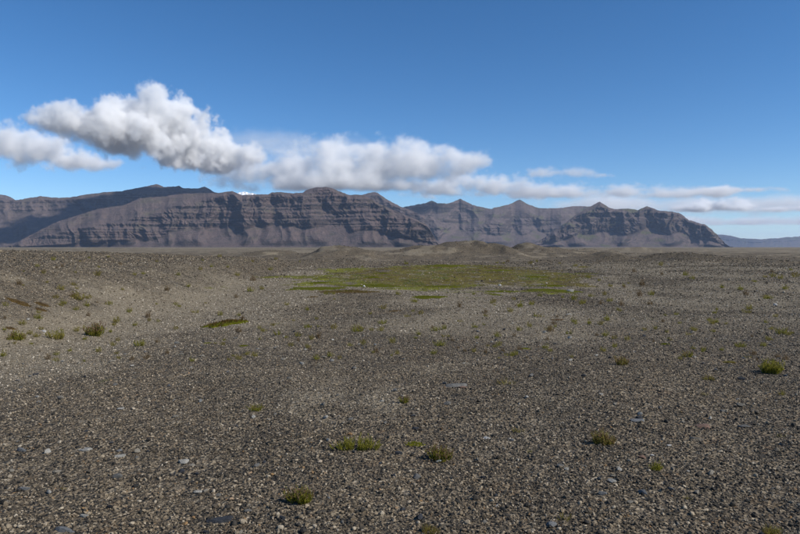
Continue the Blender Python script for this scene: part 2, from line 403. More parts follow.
# ------------------------------------------------------------------ clouds: real volumes with a voxel density
def cloud(name, label, blobs, dist, dens=.014, scale=300, amp=1.75, depth=.62, off=1.05, res=20, seed=0, soft=.42, rough=.66, flat=None, stretch=1.0):
    m = bpy.data.materials.new('cloud_vapour'); m.use_nodes = True; n = m.node_tree; n.nodes.clear()
    out = n.nodes.new('ShaderNodeOutputMaterial'); pv = n.nodes.new('ShaderNodeVolumePrincipled')
    pv.inputs['Color'].default_value = (1, 1, 1, 1); pv.inputs['Density'].default_value = dens; pv.inputs['Anisotropy'].default_value = 0
    n.links.new(pv.outputs[0], out.inputs['Volume'])
    k = dist / F; B = []
    for (px, py, rx, ry, *dd) in blobs:
        dist = dd[0] if dd else dist; k = dist / F
        B.append((pix(px, py, dist), rx * k, max(rx * .8, ry * 1.5) * k * depth, ry * k))
    mn = Vector([min(p[i] - (a, b, c)[i] * 1.4 for p, a, b, c in B) for i in range(3)])
    mx = Vector([max(p[i] + (a, b, c)[i] * 1.4 for p, a, b, c in B) for i in range(3)])
    mn.z = max(mn.z, 985)
    ctr = (mn + mx) / 2; ctr.z = mn.z
    g = bpy.data.node_groups.new(name, 'GeometryNodeTree')
    g.interface.new_socket('Geometry', in_out='OUTPUT', socket_type='NodeSocketGeometry'); g.interface.new_socket('Geometry', in_out='INPUT', socket_type='NodeSocketGeometry')
    N = g.nodes.new; L = g.links.new
    def Mt(op, a, b=None, c=None):
        q = N('ShaderNodeMath'); q.operation = op
        for i, x in enumerate((a, b, c)):
            if x is None: continue
            if isinstance(x, (int, float)): q.inputs[i].default_value = x
            else: L(x, q.inputs[i])
        return q.outputs[0]
    def Vt(op, a, b=None):
        q = N('ShaderNodeVectorMath'); q.operation = op
        for i, x in enumerate((a, b)):
            if x is None: continue
            if isinstance(x, (tuple, Vector)): q.inputs[i].default_value = x
            else: L(x, q.inputs[i])
        return q.outputs['Value' if op == 'LENGTH' else 0]
    P = N('GeometryNodeInputPosition').outputs[0]
    d = None
    for p, a, b, c in B:
        q = Vt('LENGTH', Vt('MULTIPLY', Vt('SUBTRACT', P, p - ctr), (1 / a, 1 / b, 1 / c)))
        d = q if d is None else Mt('SMOOTH_MIN', d, q, .25)
    no = N('ShaderNodeTexNoise'); no.inputs['Scale'].default_value = 1 / scale; no.inputs['Detail'].default_value = 8; no.inputs['Roughness'].default_value = rough
    L(Vt('MULTIPLY', Vt('ADD', P, (seed * 1370.0, 0, 0)), (1 / stretch, 1 / stretch, 1.0)), no.inputs['Vector'])
    v = Mt('ADD', Mt('SUBTRACT', off, d), Mt('MULTIPLY', Mt('SUBTRACT', no.outputs[0], .5), amp * 2))
    r = N('ShaderNodeMapRange'); r.interpolation_type = 'SMOOTHSTEP'; L(v, r.inputs[0]); r.inputs[1].default_value = 0; r.inputs[2].default_value = soft
    sx = N('ShaderNodeSeparateXYZ'); L(P, sx.inputs[0])
    fz = N('ShaderNodeMapRange'); fz.interpolation_type = 'SMOOTHSTEP'; L(Mt('ADD', sx.outputs[2], Mt('MULTIPLY', Mt('SUBTRACT', no.outputs[0], .5), 260.0)), fz.inputs[0])
    fz.inputs[1].default_value = 15; fz.inputs[2].default_value = 120      # ragged cloud base
    vc = N('GeometryNodeVolumeCube'); L(Mt('MULTIPLY', r.outputs[0], fz.outputs[0]), vc.inputs['Density'])
    vc.inputs['Min'].default_value = mn - ctr; vc.inputs['Max'].default_value = mx - ctr
    for i, s_ in enumerate(('Resolution X', 'Resolution Y', 'Resolution Z')):
        vc.inputs[s_].default_value = max(8, int((mx[i] - mn[i]) / res))
    sm = N('GeometryNodeSetMaterial'); sm.inputs['Material'].default_value = m
    go = N('NodeGroupOutput'); L(vc.outputs[0], sm.inputs[0]); L(sm.outputs[0], go.inputs[0])
    vol = bpy.data.volumes.new(name); vol.materials.append(m)
    o = link(bpy.data.objects.new(name, vol)); o.location = ctr
    o.modifiers.new('vapour', 'NODES').node_group = g
    return tag(o, label, 'cloud', 'clouds above the mountains')

def build_clouds():
    cloud('cloud', 'tall white cumulus with a curled top above the dark ridge', [(62, 117, 30, 17, 7200), (90, 124, 34, 21, 7300), (113, 124, 32, 23, 7430), (140, 124, 32, 29, 7700), (149, 104, 19, 18, 7650), (168, 130, 34, 31, 8150), (195, 145, 38, 27, 8550), (226, 158, 32, 19, 8800), (128, 140, 40, 18, 7750)], 8000, seed=0, off=1.10, amp=1.7, soft=.42, depth=.38, res=16, rough=.7, dens=.016)
    cloud('cloud', 'grey flat-bottomed cloud cut by the frame edge beside the tall cumulus', [(-40, 140, 44, 22), (5, 142, 36, 19), (42, 150, 38, 16), (75, 161, 34, 10), (100, 164, 20, 6)], 10200, seed=4, soft=.8, off=1.1, res=18, rough=.7, dens=.009, amp=1.9)
    cloud('cloud', 'long grey cloud bank resting over the flat-topped mountain', [(248, 172, 34, 20), (290, 168, 46, 20), (340, 164, 54, 22), (390, 166, 50, 22), (430, 166, 44, 18), (462, 160, 30, 10), (330, 184, 60, 17), (395, 188, 44, 12), (328, 146, 12, 8), (355, 148, 10, 7), (374, 148, 10, 6), (425, 150, 22, 8)], 11300, seed=1, res=20, amp=2.1, scale=430, soft=1.0, off=1.2, dens=.0075, rough=.7, stretch=1.25)
    cloud('cloud', 'puffy white cloud just above the pointed peaks', [(440, 190, 26, 13), (470, 184, 30, 13), (500, 188, 32, 13), (525, 194, 28, 10), (470, 200, 64, 9)], 12300, seed=5, res=20, amp=2.1, scale=400, soft=.9, off=1.10, dens=.008, rough=.7, stretch=1.2)
    cloud('cloud', 'thin grey lens cloud floating alone above the peaks', [(550, 173, 26, 6), (580, 173, 22, 4.5), (602, 175, 12, 2.5)], 12000, seed=6, res=24, scale=300, soft=1.2, stretch=1.7, dens=.005, amp=2.6, off=1.15)
    cloud('cloud', 'long low cloud streak tapering over the cliffed headland', [(545, 195, 42, 10), (592, 193, 36, 9), (630, 193, 36, 9), (665, 195, 42, 7), (705, 191, 45, 4.5), (750, 190, 36, 2.8)], 13000, seed=7, res=20, scale=380, stretch=1.6, amp=2.7, soft=1.1, dens=.0065, off=1.08, rough=.7)
    cloud('cloud', 'bright small cumulus beyond the headland', [(700, 211, 30, 8), (722, 207, 22, 9), (740, 207, 18, 8), (765, 212, 26, 4)], 17500, seed=8, res=36, scale=420, stretch=1.3, amp=1.9, soft=.6)
    cloud('cloud', 'pale low cloud layer over the distant blue hills', [(690, 222, 60, 7), (760, 224, 70, 8), (830, 222, 70, 8), (760, 233, 80, 4)], 28000, seed=9, res=60, scale=900, stretch=2.2, dens=.0026, soft=1.3, off=1.2)
    cloud('cloud', 'faint thin cloud wisp beside the frame edge above the hills', [(800, 208, 30, 3), (850, 207, 30, 4)], 18500, seed=10, res=36, scale=360, stretch=2.0, dens=.004, soft=.9)
    cloud('cloud', 'thin white veil of cloud between the tall cumulus and the long bank', [(215, 150, 60, 16), (265, 142, 60, 14), (320, 150, 60, 14)], 14500, seed=12, res=44, scale=700, stretch=1.6, dens=.0016, soft=1.6, off=1.15, amp=1.4)
    cloud('cloud', 'pale veil of cloud low behind the headland and its streak', [(600, 205, 90, 10), (700, 206, 90, 10), (790, 204, 70, 8)], 22000, seed=13, res=60, scale=900, stretch=2.0, dens=.0022, soft=1.6, off=1.15, amp=1.4)
build_clouds()

# ------------------------------------------------------------------ the air
def build_haze():
    x, y0, y1, z0, z1 = 40000, -9000, 45000, -12, 965
    V = [(sx * x, y, z) for z in (z0, z1) for y in (y0, y1) for sx in (-1, 1)]
    m = bpy.data.materials.new('haze_air'); m.use_nodes = True; n = m.node_tree; n.nodes.clear()
    out = n.nodes.new('ShaderNodeOutputMaterial'); pv = n.nodes.new('ShaderNodeVolumePrincipled')
    pv.inputs['Color'].default_value = (.52, .69, 1, 1); pv.inputs['Density'].default_value = 1.8e-5; pv.inputs['Anisotropy'].default_value = .1
    n.links.new(pv.outputs[0], out.inputs['Volume'])
    me = mesh_np('haze', V, [(0, 2, 3, 1), (4, 5, 7, 6), (0, 1, 5, 4), (2, 6, 7, 3), (0, 4, 6, 2), (1, 3, 7, 5)], None, m, False)
    tag(link(bpy.data.objects.new('haze', me)), 'pale blue haze filling the air over the plain', 'haze', kind='stuff')
build_haze()
# ------------------------------------------------------------------ gravel and stones
def stone_mesh(name, seed, mat, sub=2, planes=13, flat=.62, smooth_sh=False, rough=.0):
    r = np.random.default_rng(seed)
    bm = bmesh.new(); bmesh.ops.create_icosphere(bm, subdivisions=sub, radius=1)
    P = r.normal(size=(planes, 3)); P /= np.linalg.norm(P, axis=1)[:, None]; D = r.uniform(.55, 1.0, planes)
    ax = np.array([1.0, r.uniform(.65, .95), flat * r.uniform(.75, 1.25)])
    for v in bm.verts:
        n = np.array(v.co); k = P @ n
        rad = min(1.05, (D[k > .05] / k[k > .05]).min() if (k > .05).any() else 1.05)
        rad *= 1 + rough * r.uniform(-1, 1)
        v.co = Vector(n * rad * ax)
    zmin = min(v.co.z for v in bm.verts); xm = max(abs(v.co.x) for v in bm.verts)
    for v in bm.verts: v.co = Vector((v.co.x / xm * .5, v.co.y / xm * .5, (v.co.z - zmin) / xm * .5))
    me = bpy.data.meshes.new(name); bm.to_mesh(me); bm.free()
    for p in me.polygons: p.use_smooth = smooth_sh
    me.materials.append(mat)
    return me

def gravel_material():
    m = Mat('pebble', .85, .25)
    rnd = m.N('ShaderNodeObjectInfo').outputs['Random']
    c = m.ramp(rnd, gravel_stops())
    n = m.noise(m.coord('Object'), 2.2, 5, .65)
    c = m.mix(1.0, c, m.ramp(n, [(.3, (.72, .72, .73)), (.7, (1.3, 1.27, 1.22))]), 'MULTIPLY')
    patch = m.noise(m.pos(), .35, 4, .6)
    c = m.mix(1.0, c, m.ramp(patch, [(.35, (.86, .81, .73)), (.65, (1.26, 1.13, .94))]), 'MULTIPLY')
    dust = m.attr('dust', 'INSTANCER')
    c = m.mix(m.math('MULTIPLY', dust, .85), c, m.ramp(rnd, [(0, (.050, .040, .028)), (.4, (.15, .122, .085)), (.75, (.27, .228, .165)), (1, (.48, .43, .35))]))
    return m.color(c)

def scatter(name, P, rot, scl, dust, src, nv, mat):
    """one object that strews the shapes of a collection over its points"""
    n = len(P)
    me = bpy.data.meshes.new(name); me.vertices.add(n); me.vertices.foreach_set('co', P.astype(np.float32).ravel())
    for nm, a in (('rot', rot), ('scl', scl)):
        at = me.attributes.new(nm, 'FLOAT_VECTOR', 'POINT'); at.data.foreach_set('vector', a.astype(np.float32).ravel())
    at = me.attributes.new('dust', 'FLOAT', 'POINT'); at.data.foreach_set('value', dust.astype(np.float32))
    at = me.attributes.new('pick', 'INT', 'POINT'); at.data.foreach_set('value', rng.integers(0, nv, n).astype(np.int32))
    o = link(bpy.data.objects.new(name, me)); me.materials.append(mat)
    g = bpy.data.node_groups.new('scatter_' + name, 'GeometryNodeTree')
    g.interface.new_socket('Geometry', in_out='OUTPUT', socket_type='NodeSocketGeometry'); g.interface.new_socket('Geometry', in_out='INPUT', socket_type='NodeSocketGeometry')
    N = g.nodes.new; L = g.links.new
    gi = N('NodeGroupInput'); go = N('NodeGroupOutput')
    ci = N('GeometryNodeCollectionInfo'); ci.inputs['Collection'].default_value = src; ci.inputs['Separate Children'].default_value = True; ci.inputs['Reset Children'].default_value = True
    ip = N('GeometryNodeInstanceOnPoints'); ip.inputs['Pick Instance'].default_value = True
    def na(nm, ty):
        q = N('GeometryNodeInputNamedAttribute'); q.data_type = ty; q.inputs[0].default_value = nm; return q.outputs[0]
    L(gi.outputs[0], ip.inputs['Points']); L(ci.outputs[0], ip.inputs['Instance'])
    L(na('pick', 'INT'), ip.inputs['Instance Index'])
    er = N('FunctionNodeEulerToRotation'); L(na('rot', 'FLOAT_VECTOR'), er.inputs[0]); L(er.outputs[0], ip.inputs['Rotation'])
    L(na('scl', 'FLOAT_VECTOR'), ip.inputs['Scale'])
    L(ip.outputs[0], go.inputs[0])
    o.modifiers.new('scatter', 'NODES').node_group = g
    return o

def build_gravel():
    mat = gravel_material()
    src = bpy.data.collections.new('pebble_shapes')
    NV = 10
    for i in range(NV):
        o = bpy.data.objects.new('pebble_shape_%02d' % i, stone_mesh('pebble_shape', 100 + i, mat, 2, 9 + i % 5, .4 + .06 * (i % 6)))
        src.objects.link(o)
    half = R(39); r0, r1 = 2.6, 95
    n = 580000
    # density falls with distance as the small ones stop being visible
    a = -0.78
    uu = rng.random(n); e = a + 1
    rr = (r0 ** e + uu * (r1 ** e - r0 ** e)) ** (1 / e)
    az = rng.uniform(-half, half, n)
    x = rr * np.sin(az); y = rr * np.cos(az)
    size = .0112 * np.exp(rng.normal(0, .45, n))
    size = np.clip(size, .006, .038)
    size = np.maximum(size, rr ** .85 * .0021 * np.exp(rng.normal(0, .35, n)))
    nf = 17000                                      # cobbles on the far mounds
    xf = rng.uniform(-75, 85, nf); yf = rng.uniform(90, 152, nf)
    x = np.concatenate([x, xf]); y = np.concatenate([y, yf]); rr = np.hypot(x, y)
    size = np.concatenate([size, .10 * np.exp(rng.normal(0, .4, nf))]); n += nf
    sm = sand_mask(x, y); ms = moss_mask(x, y)
    keep = (rng.random(n) > .34 * np.clip(sm * 1.2 + .35 * fbm(x / 1.3, y / 1.3, 77, 3), 0, 1)) & (rng.random(n) > .8 * ms)
    x, y, size, rr = x[keep], y[keep], size[keep], rr[keep]; n = len(x)
    z = G(x, y) - size * .10; sm = sm[keep]
    rot = np.stack([rng.normal(0, .28, n), rng.normal(0, .28, n), rng.uniform(0, 6.283, n)], -1)
    scl = size[:, None] * np.stack([np.ones(n), rng.uniform(.75, 1.1, n), rng.uniform(.7, 1.2, n)], -1)
    dust = np.clip(sm + .25 * fbm(x / .9, y / .9, 15, 3), 0, 1)
    o = scatter('gravel', np.stack([x, y, z], -1), rot, scl, dust, src, NV, mat)
    tag(o, 'dark grey and brown angular gravel covering the near plain', 'gravel', kind='stuff')
build_gravel()

def rock_mat(name, c, c2=None, rough=.85):
    m = Mat(name, rough, .25); c2 = c2 or tuple(v * 1.7 for v in c)
    n = m.noise(m.coord('Object'), 5, 6, .65)
    m.color(m.ramp(n, [(.3, c), (.7, c2)])); m.bump(m.noise(m.coord('Object'), 9, 6, .7), .5, .03)
    return m.m

def build_stones():
    M = {'blue': rock_mat('blue_grey_stone', (.085, .088, .088), (.17, .172, .17)), 'dark': rock_mat('dark_slab', (.018, .020, .024), (.045, .048, .055)),
         'black': rock_mat('black_stone', (.010, .010, .011)), 'pale': rock_mat('pale_stone', (.19, .18, .155), (.33, .315, .28)), 'white': rock_mat('white_stone', (.30, .29, .27), (.48, .47, .45)),
         'rust': rock_mat('rust_stone', (.11, .065, .046), (.18, .115, .085)), 'grey': rock_mat('grey_stone', (.075, .072, .066), (.15, .145, .132)), 'tan': rock_mat('tan_stone', (.13, .115, .09), (.21, .19, .155))}
    spec = [  # px, py of the foot, width and height in photo pixels, material, label
        (65, 531, 27, 9, 'blue', 'large pale blue-grey flat stone in the bottom corner of the gravel'),
        (84, 517, 10, 5, 'pale', 'whitish stone just above the large blue-grey flat stone'),
        (110, 508, 7, 5, 'black', 'small black stone right of the large blue-grey flat stone'),
        (222, 521, 30, 7, 'dark', 'dark slab-like rock lying left of the reddish-tipped nearest plant'),
        (703, 427, 17, 5, 'rust', 'reddish-brown flat stone right of the round green tuft'),
        (642, 458, 8, 5, 'rust', 'small brick-red stone beside a small white stone'),
        (652, 456, 4, 3, 'white', 'small white stone beside the brick-red stone'),
        (744, 427, 12, 4, 'grey', 'flat grey stone right of the reddish-brown flat stone'),
        (696, 439, 15, 5, 'tan', 'long tan stone below the reddish-brown flat stone'),
        (669, 446, 7, 2.5, 'white', 'thin white sliver of stone below the tan stone'),
        (637, 421, 16, 4, 'blue', 'pale slate-blue slab above and right of the round green tuft'),
        (571, 292, 8, 3, 'pale', 'pale boulder at the far moss streak'),
        (500, 286, 3, 2.2, 'white', 'tiny white stone in the middle of the moss flat'),
        (364, 287, 3, 2.2, 'white', 'tiny white stone near the left arm of the moss flat'),
        (456, 386, 24, 4, 'grey', 'broad grey half-buried slab in the pale bare patch'),
        (463, 388, 9, 2, 'rust', 'orange stone sliver at the foot of the broad grey slab'),
        (487, 439, 8, 4, 'white', 'pale bluish-white stone right of the white-flowered plant'),
        (512, 441, 6, 4, 'blue', 'blue-grey stone right of the pale bluish-white stone'),
        (86, 450, 15, 6, 'pale', 'pale stone patch left of a whitish flat stone in the gravel'),
        (121, 457, 12, 4, 'pale', 'whitish flat stone below and right of the pale stone patch'),
        (184, 463, 12, 6, 'pale', 'cream stone of the pair above the pale pebble'),
        (192, 466, 8, 4, 'tan', 'tan stone of the pair above the pale pebble'),
        (198, 493, 9, 5, 'pale', 'pale rounded pebble above the dark slab-like rock'),
        (248, 512, 9, 5, 'grey', 'grey stone above and right of the dark slab-like rock'),
        (350, 489, 10, 4, 'black', 'black stone shape standing in for the dark hole below the wide broken clump'),  # added black stone, its colour stands for the shade in a gravel hole
        (398, 455, 9, 7, 'dark', 'dark stone left of the bright yellow-green mat'),
        (432, 458, 7, 5, 'dark', 'dark stone against the left side of the white-flowered plant'),
        (44, 332, 5, 3, 'white', 'white stone between the two green tufts on the sandy bank'),
        (28, 320, 4, 3, 'pale', 'pale stone on the bank above the green tufts'),
        (569, 315, 7, 2.5, 'pale', 'pale flat stone on the gravel before the pale boulder'),
        (775, 306, 4, 3, 'white', 'small white stone on the dark gravel rise near the frame edge'),
        (404.5, 243.6, 2.2, 1.5, 'black', 'small dark boulder on the skyline of the far mound'),
        (22, 451, 12, 5, 'blue', 'bluish slab at the left frame edge'),
        (24, 490, 13, 5, 'blue', 'blue-grey stone above the large blue-grey flat stone'),
        (560, 467, 8, 5, 'grey', 'grey blocky stone below the round green tuft'),
        (567, 470, 6, 4, 'pale', 'pale stone touching the grey blocky stone'),
    ]
    base = [stone_mesh('stone', 300 + i, M['grey'], 3, 10 + i % 6, .5, True, .015) for i in range(8)]
    for me in base: me.set_sharp_from_angle(angle=R(28)) if hasattr(me, 'set_sharp_from_angle') else None
    def put(name, i, mat, p, w, h, rz, sink=.18):
        o = link(bpy.data.objects.new(name, base[i % 8]))
        o.material_slots[0].link = 'OBJECT'; o.material_slots[0].material = mat
        zx = max(v.co.z for v in base[i % 8].vertices)
        o.scale = (w, w * .8, h / zx); o.rotation_euler = (random.uniform(-.12, .12), random.uniform(-.12, .12), rz)
        o.location = (p.x, p.y, p.z - h * sink)
        return o
    for i, (px, py, w, h, mk, lab) in enumerate(spec):
        p = ground_at(px, py)
        k = p.y / F
        hh = h * k * 1.15 if p.y > 20 else min(h * k * .75, w * k * .75)
        tag(put('stone', i, M[mk], p, w * k, max(hh, w * k * .26), random.uniform(-.35, .35), .5 if w > 14 else .2), lab, 'stone')
    # the larger stones of the gravel that nothing tells apart
    kinds = ['grey', 'tan', 'dark', 'tan', 'tan', 'pale', 'blue', 'dark', 'grey', 'pale']
    labs = {'grey': 'plain grey stone among the near gravel', 'dark': 'plain blackish stone among the near gravel', 'tan': 'plain tan stone among the near gravel',
            'pale': 'plain pale stone among the near gravel', 'blue': 'plain bluish stone among the near gravel', 'rust': 'plain rusty stone among the near gravel'}
    for i in range(220):
        rr = (3.4 + 10.5 * random.random() ** 1.4); a = R(random.uniform(-33, 33))
        x, y = rr * math.sin(a), rr * math.cos(a)
        p = Vector((x, y, float(G(x, y)))); w = (.030 + .034 * random.random() ** 2) * (.75 + rr / 12); mk = kinds[i % 10]
        side = 'left-hand' if a < R(-11) else 'right-hand' if a > R(11) else 'middle'
        lab = labs[mk].replace('the near', 'the ' + side + (' nearest' if rr < 6 else ' near'))
        tag(put('stone', i, M[mk], p, w, w * random.uniform(.35, .55), random.uniform(0, 6.28)), lab, 'stone', lab.replace('stone', 'stones'))
build_stones()

# ------------------------------------------------------------------ moss cushions and plants
def leaf_mat(name, c1, c2, rough=.75):
    m = Mat(name, rough, .2)
    rnd = m.noise(m.pos(), 38, 3, .6)
    m.color(m.ramp(rnd, [(.3, c1), (.7, c2)]))
    tr = m.N('ShaderNodeBsdfTranslucent'); m.t.links.new(m.b.inputs['Base Color'].links[0].from_socket, tr.inputs[0])
    mx = m.N('ShaderNodeMixShader'); mx.inputs[0].default_value = .5
    m.t.links.new(m.b.outputs[0], mx.inputs[1]); m.t.links.new(tr.outputs[0], mx.inputs[2])
    m.t.links.new(mx.outputs[0], m.n['Material Output'].inputs[0])
    return m.m
GREEN = leaf_mat('green_stem', (.165, .165, .018), (.30, .275, .042))
OLIVE = leaf_mat('olive_stem', (.19, .165, .032), (.31, .26, .066))
BRIGHT = leaf_mat('bright_leaf', (.14, .145, .012), (.22, .215, .02))
RED = leaf_mat('reddish_head', (.17, .095, .060), (.26, .17, .11))
BROWN = leaf_mat('dry_brown', (.13, .085, .038), (.22, .15, .075))
WHITEF = leaf_mat('white_petal', (.6, .6, .55), (.8, .8, .76))
MOSSG = leaf_mat('green_moss', (.090, .098, .004), (.17, .175, .007), .95)
MOSSB = leaf_mat('brown_moss', (.085, .052, .014), (.14, .088, .022), .95)

def strip(V, T, p, d, up, w, l, bend, seg=3):
    """a tapered blade of seg segments leaving p in direction d"""
    side = d.cross(Vector((random.uniform(-1, 1), random.uniform(-1, 1), .2)))
    if side.length < 1e-4: side = Vector((1, 0, 0))
    side.normalize(); q = p.copy(); dd = d.copy(); b = len(V)
    for s in range(seg + 1):
        ww = w * (1 - .85 * (s / seg) ** 1.5)
        V.append(q - side * ww / 2); V.append(q + side * ww / 2)
        q = q + dd * (l / seg); dd = (dd + bend * (1 / seg)).normalized()
    for s in range(seg):
        i = b + 2 * s; T.append((i, i + 1, i + 3)); T.append((i, i + 3, i + 2))
    return q, dd

def plant_parts(seed, stems, w, d, h, split=False, heads=.6, leafy=5, lean=.35):
    """unit plants in metres: upright leafy stems, and the seed heads that tip some of them"""
    random.seed(seed)
    V, T, V2, T2 = [], [], [], []
    nl = 7 if split else random.choice((4, 5, 6))
    lobes = [(0, 0, .5, 1.0)]
    for j in range(nl):
        a = j / nl * 6.283 + random.uniform(-.4, .4); q = random.uniform(.35, .72)
        lobes.append((q * math.cos(a), q * math.sin(a), random.uniform(.22, .42), random.uniform(.62, 1.02)))
    for i in range(stems):
        a = random.uniform(0, 6.283); rr = math.sqrt(random.random())
        lx, ly, lr, lh = lobes[i % len(lobes)]
        x, y = (lx + rr * math.cos(a) * lr) * w / 2 * .88, (ly + rr * math.sin(a) * lr) * d / 2 * .88
        if split and abs(x + .02 * w) < .035 * w: continue
        hh = h * random.uniform(.5, 1.12) * lh * (1 - .3 * rr ** 3)
        dr = Vector((x / w * lean * 2 + random.uniform(-.18, .18), y / d * lean * 2 + random.uniform(-.18, .18), 1)).normalized()
        p = Vector((x, y, -.01))
        bend = Vector((random.uniform(-.25, .25), random.uniform(-.25, .25), -.05))
        tip, td = strip(V, T, p, dr, None, .004 + .012 * h, hh, bend)
        for k in range(leafy):
            t = random.uniform(.12, .95); q = p.lerp(tip, t)
            ld = Vector((random.uniform(-1, 1), random.uniform(-1, 1), random.uniform(.9, 2.2))).normalized()
            strip(V, T, q, ld, None, h * .055, h * random.uniform(.16, .32), Vector((0, 0, -.3)), 2)
        if random.random() < heads:
            for k in range(4):
                ld = Vector((random.uniform(-.7, .7), random.uniform(-.7, .7), 1)).normalized()
                strip(V2, T2, tip - td * h * random.uniform(0, .22), ld, None, h * .07, h * random.uniform(.10, .2), Vector((0, 0, 0)), 2)
    return (V, T), (V2, T2)

def plant(px, py, wpx, hpx, label, seed, green=GREEN, head=RED, heads=.55, stems=None, split=False, group=None, leafy=5, flowers=0, lean=.85):
    p = ground_at(px, py); k = p.y / F
    w, h = wpx * k * .98, hpx * k * .80; d = w * .8 if wpx < 40 else w * .42
    n = int(.7 * (stems or min(260, 26 + wpx * hpx * .62)))
    A, B2 = plant_parts(seed, n, w, d, h, split, heads, leafy, lean)
    e = empty('plant', (p.x, p.y, p.z)); tag(e, label, 'plant', group)
    link(bpy.data.objects.new('leafy_stems', mesh_np('leafy_stems', A[0], None, A[1], green)), e)
    if B2[0]: link(bpy.data.objects.new('seed_heads', mesh_np('seed_heads', B2[0], None, B2[1], head)), e)
    for f in range(flowers):
        V, T = [], []
        q = Vector((w * random.uniform(-.25, .2), -d * .48, h * random.uniform(.12, .3)))
        for j in range(6):
            a = j / 6 * 6.283
            strip(V, T, q, Vector((math.cos(a), -.3, math.sin(a))).normalized(), None, .008, .010, Vector((0, 0, 0)), 2)
        link(bpy.data.objects.new('flower', mesh_np('flower', V, None, T, WHITEF)), e)
    return e

def moss_patch(px, py, wpx, hpx, label, seed, mat=MOSSG, height=.10, name='moss_cushion', edge=None, cat='moss', deep=None):
    """a low cushion: ragged outline, hummocky top, and a fuzz of short shoots"""
    p = ground_at(px, py + hpx * .35); k = p.y / F
    top = ground_at(px, py - hpx * .5)
    w = wpx * k; d = deep or max(.25 * w, min((top.y - p.y), w * 1.1))
    c = p + Vector((0, d * .5, 0))
    height *= .45
    na, nr = 72, 12
    a = np.linspace(0, 2 * np.pi, na, endpoint=False)
    out = 1 + .62 * fbm(np.cos(a) * 2.3 + seed * 3.1, np.sin(a) * 2.3, seed, 4, .6)
    rr = np.linspace(0, 1, nr)[1:]
    X = (rr[:, None] * out * np.cos(a)) * w / 2; Y = (rr[:, None] * out * np.sin(a)) * d / 2
    dome = height * (1 - rr[:, None] ** 2.2) ** .6
    gx, gy = X + c.x, Y + c.y
    Zl = G(gx, gy) - c.z + dome * (1 + .5 * fbm(gx / (.12 + height), gy / (.12 + height), seed + 3, 3)) - .02 * (rr[:, None] > .99)
    V = np.vstack([np.stack([X, Y, Zl], -1).reshape(-1, 3), [[0, 0, float(G(c.x, c.y)) - c.z + height]]])
    q = grid_quads(nr - 1, na, True)[:, ::-1]; ci = len(V) - 1
    tr = np.stack([np.arange(na), (np.arange(na) + 1) % na, np.full(na, ci)], -1)
    e = empty(name, c); tag(e, label, cat)
    link(bpy.data.objects.new('cushion', mesh_np('cushion', V, q[:, ::-1], tr, mat)), e)
    random.seed(seed); VV, TT = [], []
    fl = V[rng.integers(0, len(V) - na, 420)]
    s = height * .8 + .012
    for f in fl:
        q0 = Vector(f) + Vector((random.uniform(-.03, .03) * w, random.uniform(-.03, .03) * d, -.01))
        strip(VV, TT, q0, Vector((random.uniform(-.6, .6), random.uniform(-.6, .6), 1)).normalized(), None, s * .35, s * random.uniform(.5, 1.1), Vector((0, 0, -.2)), 2)
    link(bpy.data.objects.new('shoots', mesh_np('shoots', VV, None, TT, edge or mat)), e)
    return e

